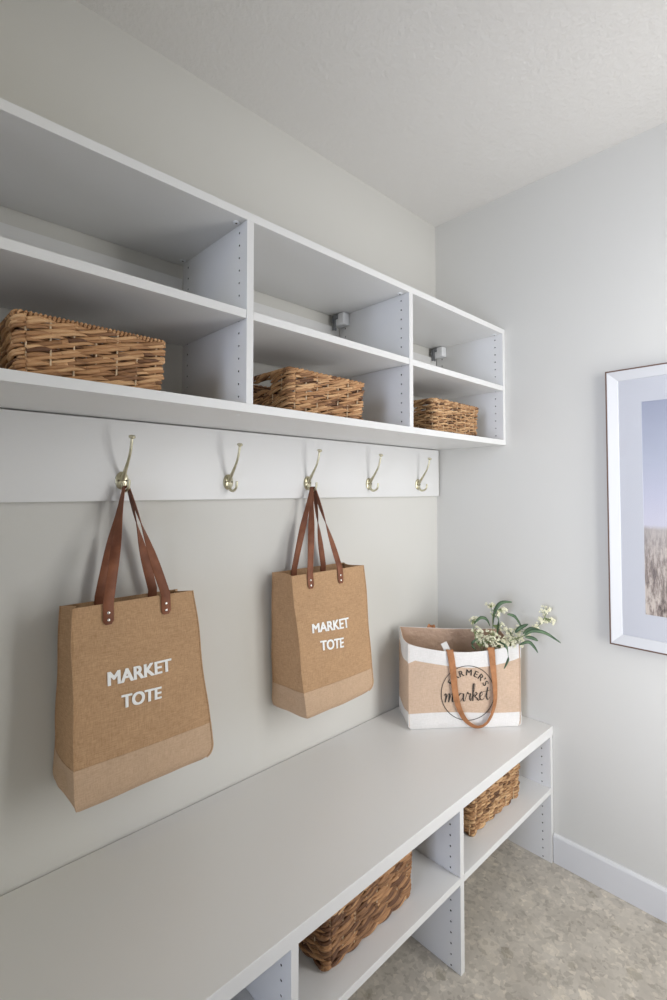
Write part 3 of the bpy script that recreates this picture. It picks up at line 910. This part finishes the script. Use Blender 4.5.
    # inner layer of the wall: plain back rows, gap shade put into their tone
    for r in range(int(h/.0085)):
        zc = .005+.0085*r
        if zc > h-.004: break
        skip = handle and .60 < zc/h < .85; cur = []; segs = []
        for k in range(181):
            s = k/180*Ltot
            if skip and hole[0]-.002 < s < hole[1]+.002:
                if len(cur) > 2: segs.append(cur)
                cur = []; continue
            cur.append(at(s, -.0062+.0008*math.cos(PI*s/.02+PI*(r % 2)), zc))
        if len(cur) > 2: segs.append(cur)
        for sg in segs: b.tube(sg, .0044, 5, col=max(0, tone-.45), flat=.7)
    b.build('woven_wall', M['rope'] if style == 'rope' else M['wicker'], root, smooth=True)
    # upright reeds, pale, showing between the rows
    b = MB()
    for k in range(ns):
        s = (k+.5)*sp if style != 'rope' else k*sp
        if handle and sleft-.042 < s < sleft+.042:
            b.tube([at(s, .0, .003), at(s, .0, h*.56)], .0016, 5); continue
        b.tube([at(s, .0020, .003), at(s, .0030 if style == 'rope' else -.001, h*.5), at(s, .0020, h-.006)], .0018, 5)
    b.build('uprights', M['reed'], root)
    # rim
    b = MB(); b.usecol = True
    if not handle:
        core = [at(k/120*Ltot, 0, h-.005) for k in range(121)]; b.tube(core, .0036, 6, col=.3)
        turns = int(Ltot/.0075); st_ = turns*8; pts = []
        for k in range(st_+1):
            s = k/st_*Ltot; a = 2*PI*k/8; pts.append(at(s, .0050*math.cos(a), h-.0055+.0042*math.sin(a)))
        i = 0
        while i < st_:
            j = min(st_, i+8); b.tube(pts[i:j+1], .0026, 5, col=min(1, max(0, rnd.gauss(.58, .14)))); i = j
    else:
        for q in range(3):
            st_ = ns*8; pts = []
            for k in range(st_+1):
                s = k/st_*Ltot; a = 2*PI*s/.052+q*2*PI/3; wob = noise.noise(Vector((s*20, q*3, seed)))
                pts.append(at(s, .0048*math.cos(a), h-.0075+.0036*math.sin(a)+.0012*wob))
            i = 0
            while i < st_:
                j = min(st_, i+rnd.randint(8, 16)); b.tube(pts[i:j+1], .0040, 6, col=min(1, max(0, rnd.gauss(.5, .2)))); i = j
    b.build('rim', M['rope'] if style == 'rope' else M['wicker'], root, smooth=True)
    # base: woven mat
    b = MB(); b.usecol = True
    nb = int(d/.011)
    for k in range(nb):
        yy = -d/2*.93+(k+.5)*d*.93/nb; pts = []
        for j in range(33):
            xx = -w/2*.93+j*w*.93/32; z = .0045+.0012*math.cos(PI*(j/2+k))
            pts.append(Vector((cx+xx*cr-yy*sr, cy+xx*sr+yy*cr, z0+z)))
        b.tube(pts, .0044, 6, col=min(1, max(0, rnd.gauss(.45, .2))), flat=.7)
    b.build('base', M['rope'] if style == 'rope' else M['wicker'], root, smooth=True)
    return root
ZU = ZB+T+.001
basket(-1.551, -.166, ZU, .268, .258, .115, 'rope', 'golden rope-woven basket with beaded rim in the leftmost upper cubby', 21, handle=False, tone=.58)
basket(-.930, -.160, ZU, .284, .250, .123, 'rope', 'brown woven basket in the middle upper cubby, handle hole on its left side', 22, tone=.5)
basket(-.281, -.160, ZU, .296, .250, .125, 'wicker', 'brown woven basket in the upper cubby nearest the room corner', 23, tone=.58)
basket(-.935, -.315, .2674, .318, .26, .135, 'rope', 'darker coarse-woven basket on the nearer bench shelf', 24, tone=.25)
basket(-.300, -.310, .2674, .330, .26, .135, 'wicker', 'woven basket on the bench shelf nearest the room corner', 25, tone=.55)

# ------------------------------------------------------------------ framed picture
pic = empty('framed_picture', (0, -1.06, 1.30), 'white framed photograph of a pale dry grass field, hanging on the back wall', 'picture')
PY0, PY1, PZ0, PZ1 = -1.42, -.7087, .8385, 1.7665
def rectloop(mb, prof, mi=0):
    """mitred frame: prof list of (inset, x)"""
    n = len(prof); vs = []
    for cyc in ((PY0, PZ0, 1, 1), (PY1, PZ0, -1, 1), (PY1, PZ1, -1, -1), (PY0, PZ1, 1, -1)):
        for ins, x in prof: vs.append((x, cyc[0]+cyc[2]*ins, cyc[1]+cyc[3]*ins))
    fs = []
    for c in range(4):
        d_ = (c+1) % 4
        for k in range(n): fs.append((c*n+k, c*n+(k+1) % n, d_*n+(k+1) % n, d_*n+k))
    mb.add(vs, fs, mi)
b = MB(); rectloop(b, [(0, -.001), (0, -.0240), (.0042, -.0240), (.0042, -.001)]); o = b.build('frame_edge', M['bronze'], pic); o['label'] = 'thin dark bronze outer edge'
b = MB(); rectloop(b, [(.0042, -.001), (.0042, -.0228), (.006, -.0228), (.034, -.010), (.036, -.004), (.036, -.001)]); b.build('frame', M['frame'], pic)
m = M['mat']
b = MB(); ins = .031
IY1, IZ0, IZ1 = -.812, .953, 1.6525; IY0 = PY0+(PY1-IY1)
# mat board with a window cut in it
vs = []; 
for x in (-.0065, -.0045):
    for (y, z) in ((PY0+ins, PZ0+ins), (PY1-ins, PZ0+ins), (PY1-ins, PZ1-ins), (PY0+ins, PZ1-ins), (IY0, IZ0), (IY1, IZ0), (IY1, IZ1), (IY0, IZ1)): vs.append((x, y, z))
fs = []
for c in range(4):
    d_ = (c+1) % 4
    fs += [(c, d_, 4+d_, 4+c), (8+c, 8+d_, 12+d_, 12+c), (c, d_, 8+d_, 8+c), (4+c, 4+d_, 12+d_, 12+c)]
b.add(vs, fs); b.build('mat_board', M['mat'], pic)
m = mat('field_print', (.5, .5, .5), .6); M['print'] = m
tc = N(m, 'ShaderNodeTexCoord'); sx = N(m, 'ShaderNodeSeparateXYZ'); L(m, tc.outputs['Generated'], sx.inputs[0])
sky = ramp(m, sx.outputs['Z'], [(.40, (.60, .58, .65)), (.55, (.52, .52, .61)), (.72, (.44, .46, .54)), (1, (.33, .35, .44))])
mp = N(m, 'ShaderNodeMapping'); mp.inputs['Rotation'].default_value = (-.7, 0, 0); mp.inputs['Scale'].default_value = (1, 60, 16)
L(m, tc.outputs['Generated'], mp.inputs['Vector'])
g1 = noise_tex(m, mp.outputs['Vector'], 1.0, 7, .75)
g2 = noise_tex(m, coords(m, (1, 5, 7), 'Generated'), 1.0, 4, .6)
ga = N(m, 'ShaderNodeMath', operation='MULTIPLY_ADD'); L(m, g2, ga.inputs[0]); ga.inputs[1].default_value = .7; L(m, g1, ga.inputs[2])
gs = N(m, 'ShaderNodeMath', operation='SUBTRACT'); L(m, ga.outputs[0], gs.inputs[0]); gs.inputs[1].default_value = .35
near = ramp(m, gs.outputs[0], [(.38, (.06, .04, .035)), (.5, (.27, .21, .18)), (.62, (.60, .52, .45))])
fade = ramp(m, sx.outputs['Z'], [(.0, (0, 0, 0)), (.25, (.25, .25, .25)), (.40, (.75, .75, .75))])
far = mixc(m, fade, near, (.46, .42, .40))
hz = N(m, 'ShaderNodeMath', operation='MULTIPLY_ADD'); L(m, noise_tex(m, coords(m, (1, 30, 1), 'Generated'), 1, 2), hz.inputs[0]); hz.inputs[1].default_value = .01; L(m, sx.outputs['Z'], hz.inputs[2])
edge = ramp(m, hz.outputs[0], [(.405, (0, 0, 0)), (.425, (1, 1, 1))])
base(m, mixc(m, edge, far, sky))
b = MB(); b.box(-.0042, -.0030, IY0-.01, IY1+.01, IZ0-.01, IZ1+.01); b.build('photo_print', m, pic)
b = MB(); b.box(-.004+.0015, -.0008, PY0+.01, PY1-.01, PZ0+.01, PZ1-.01); b.build('backing_board', M['mat'], pic)
m = bpy.data.materials.new('picture_glass'); m.use_nodes = True; nt = m.node_tree; nt.nodes.clear()
out = nt.nodes.new('ShaderNodeOutputMaterial'); mx = nt.nodes.new('ShaderNodeMixShader'); tr = nt.nodes.new('ShaderNodeBsdfTransparent')
gl = nt.nodes.new('ShaderNodeBsdfGlossy'); gl.inputs['Roughness'].default_value = .03; fr = nt.nodes.new('ShaderNodeFresnel'); fr.inputs['IOR'].default_value = 1.4
ge = nt.nodes.new('ShaderNodeNewGeometry'); iv = nt.nodes.new('ShaderNodeMath'); iv.operation = 'SUBTRACT'; iv.inputs[0].default_value = 1
nt.links.new(ge.outputs['Backfacing'], iv.inputs[1]); mu = nt.nodes.new('ShaderNodeMath'); mu.operation = 'MULTIPLY'
nt.links.new(fr.outputs[0], mu.inputs[0]); nt.links.new(iv.outputs[0], mu.inputs[1]); nt.links.new(mu.outputs[0], mx.inputs[0]); nt.links.new(tr.outputs[0], mx.inputs[1]); nt.links.new(gl.outputs[0], mx.inputs[2]); nt.links.new(mx.outputs[0], out.inputs['Surface'])
b = MB(); b.box(-.0088, -.0076, PY0+.032, PY1-.032, PZ0+.032, PZ1-.032); o = b.build('glass_pane', m, pic)

# ------------------------------------------------------------------ light
def area(name, loc, rot, sx, sy, power, col):
    l = bpy.data.lights.new(name, 'AREA'); l.shape = 'RECTANGLE'; l.size = sx; l.size_y = sy; l.energy = power; l.color = col
    o = bpy.data.objects.new(name, l); C.objects.link(o); o.location = loc; o.rotation_euler = rot; return o
# daylight standing outside the window, shining in (+Y)
area('window_daylight', ((WX0+WX1)/2, YR-.16, (WZ0+WZ1)/2), (PI/2, 0, 0), WX1-WX0, WZ1-WZ0, 22.5, (.985, .98, .955))
# added cool fill behind the photographer, narrow beam brightening the back wall
dl = area('rear_fill', (XR+.02, -1.18, 1.35), (PI/2, 0, -PI/2), .7, 2.0, 11.8, (.72, .80, 1.0)); dl.data.spread = math.radians(68)
# added warm fill under the ceiling, behind the photographer, tinting the left side
area('warm_fill', (-2.6, -.9, H-.03), (0, 0, 0), .5, .5, 2.4, (1.0, .86, .28))
w = bpy.data.worlds.new('World'); bpy.context.scene.world = w; w.use_nodes = True
w.node_tree.nodes['Background'].inputs[0].default_value = (.8, .88, 1, 1); w.node_tree.nodes['Background'].inputs[1].default_value = .6

# ------------------------------------------------------------------ camera
f, cy, yaw, pitch, roll = 495.305, 473.84, .807764, .0321766, .000253
cd = bpy.data.cameras.new('Camera'); cam = bpy.data.objects.new('Camera', cd); C.objects.link(cam)
F = Vector((math.cos(yaw)*math.cos(pitch), math.sin(yaw)*math.cos(pitch), math.sin(pitch)))
Rv = Vector((math.sin(yaw), -math.cos(yaw), 0)); Uv = Rv.cross(F)
Rv, Uv = Rv*math.cos(roll)+Uv*math.sin(roll), Uv*math.cos(roll)-Rv*math.sin(roll)
cam.matrix_world = Matrix(((Rv.x, Uv.x, -F.x, -1.87435), (Rv.y, Uv.y, -F.y, -1.28801), (Rv.z, Uv.z, -F.z, 1.36024), (0, 0, 0, 1)))
cd.sensor_fit = 'VERTICAL'; cd.sensor_height = 36; cd.lens = f/1000*36
cd.shift_y = (cy-500)/1000; cd.clip_start = .02
sc = bpy.context.scene; sc.camera = cam
sc.view_settings.view_transform = 'Standard'; sc.view_settings.look = 'None'
sc.view_settings.gamma = 1; sc.view_settings.use_curve_mapping = False
sc.view_settings.exposure = 0.0
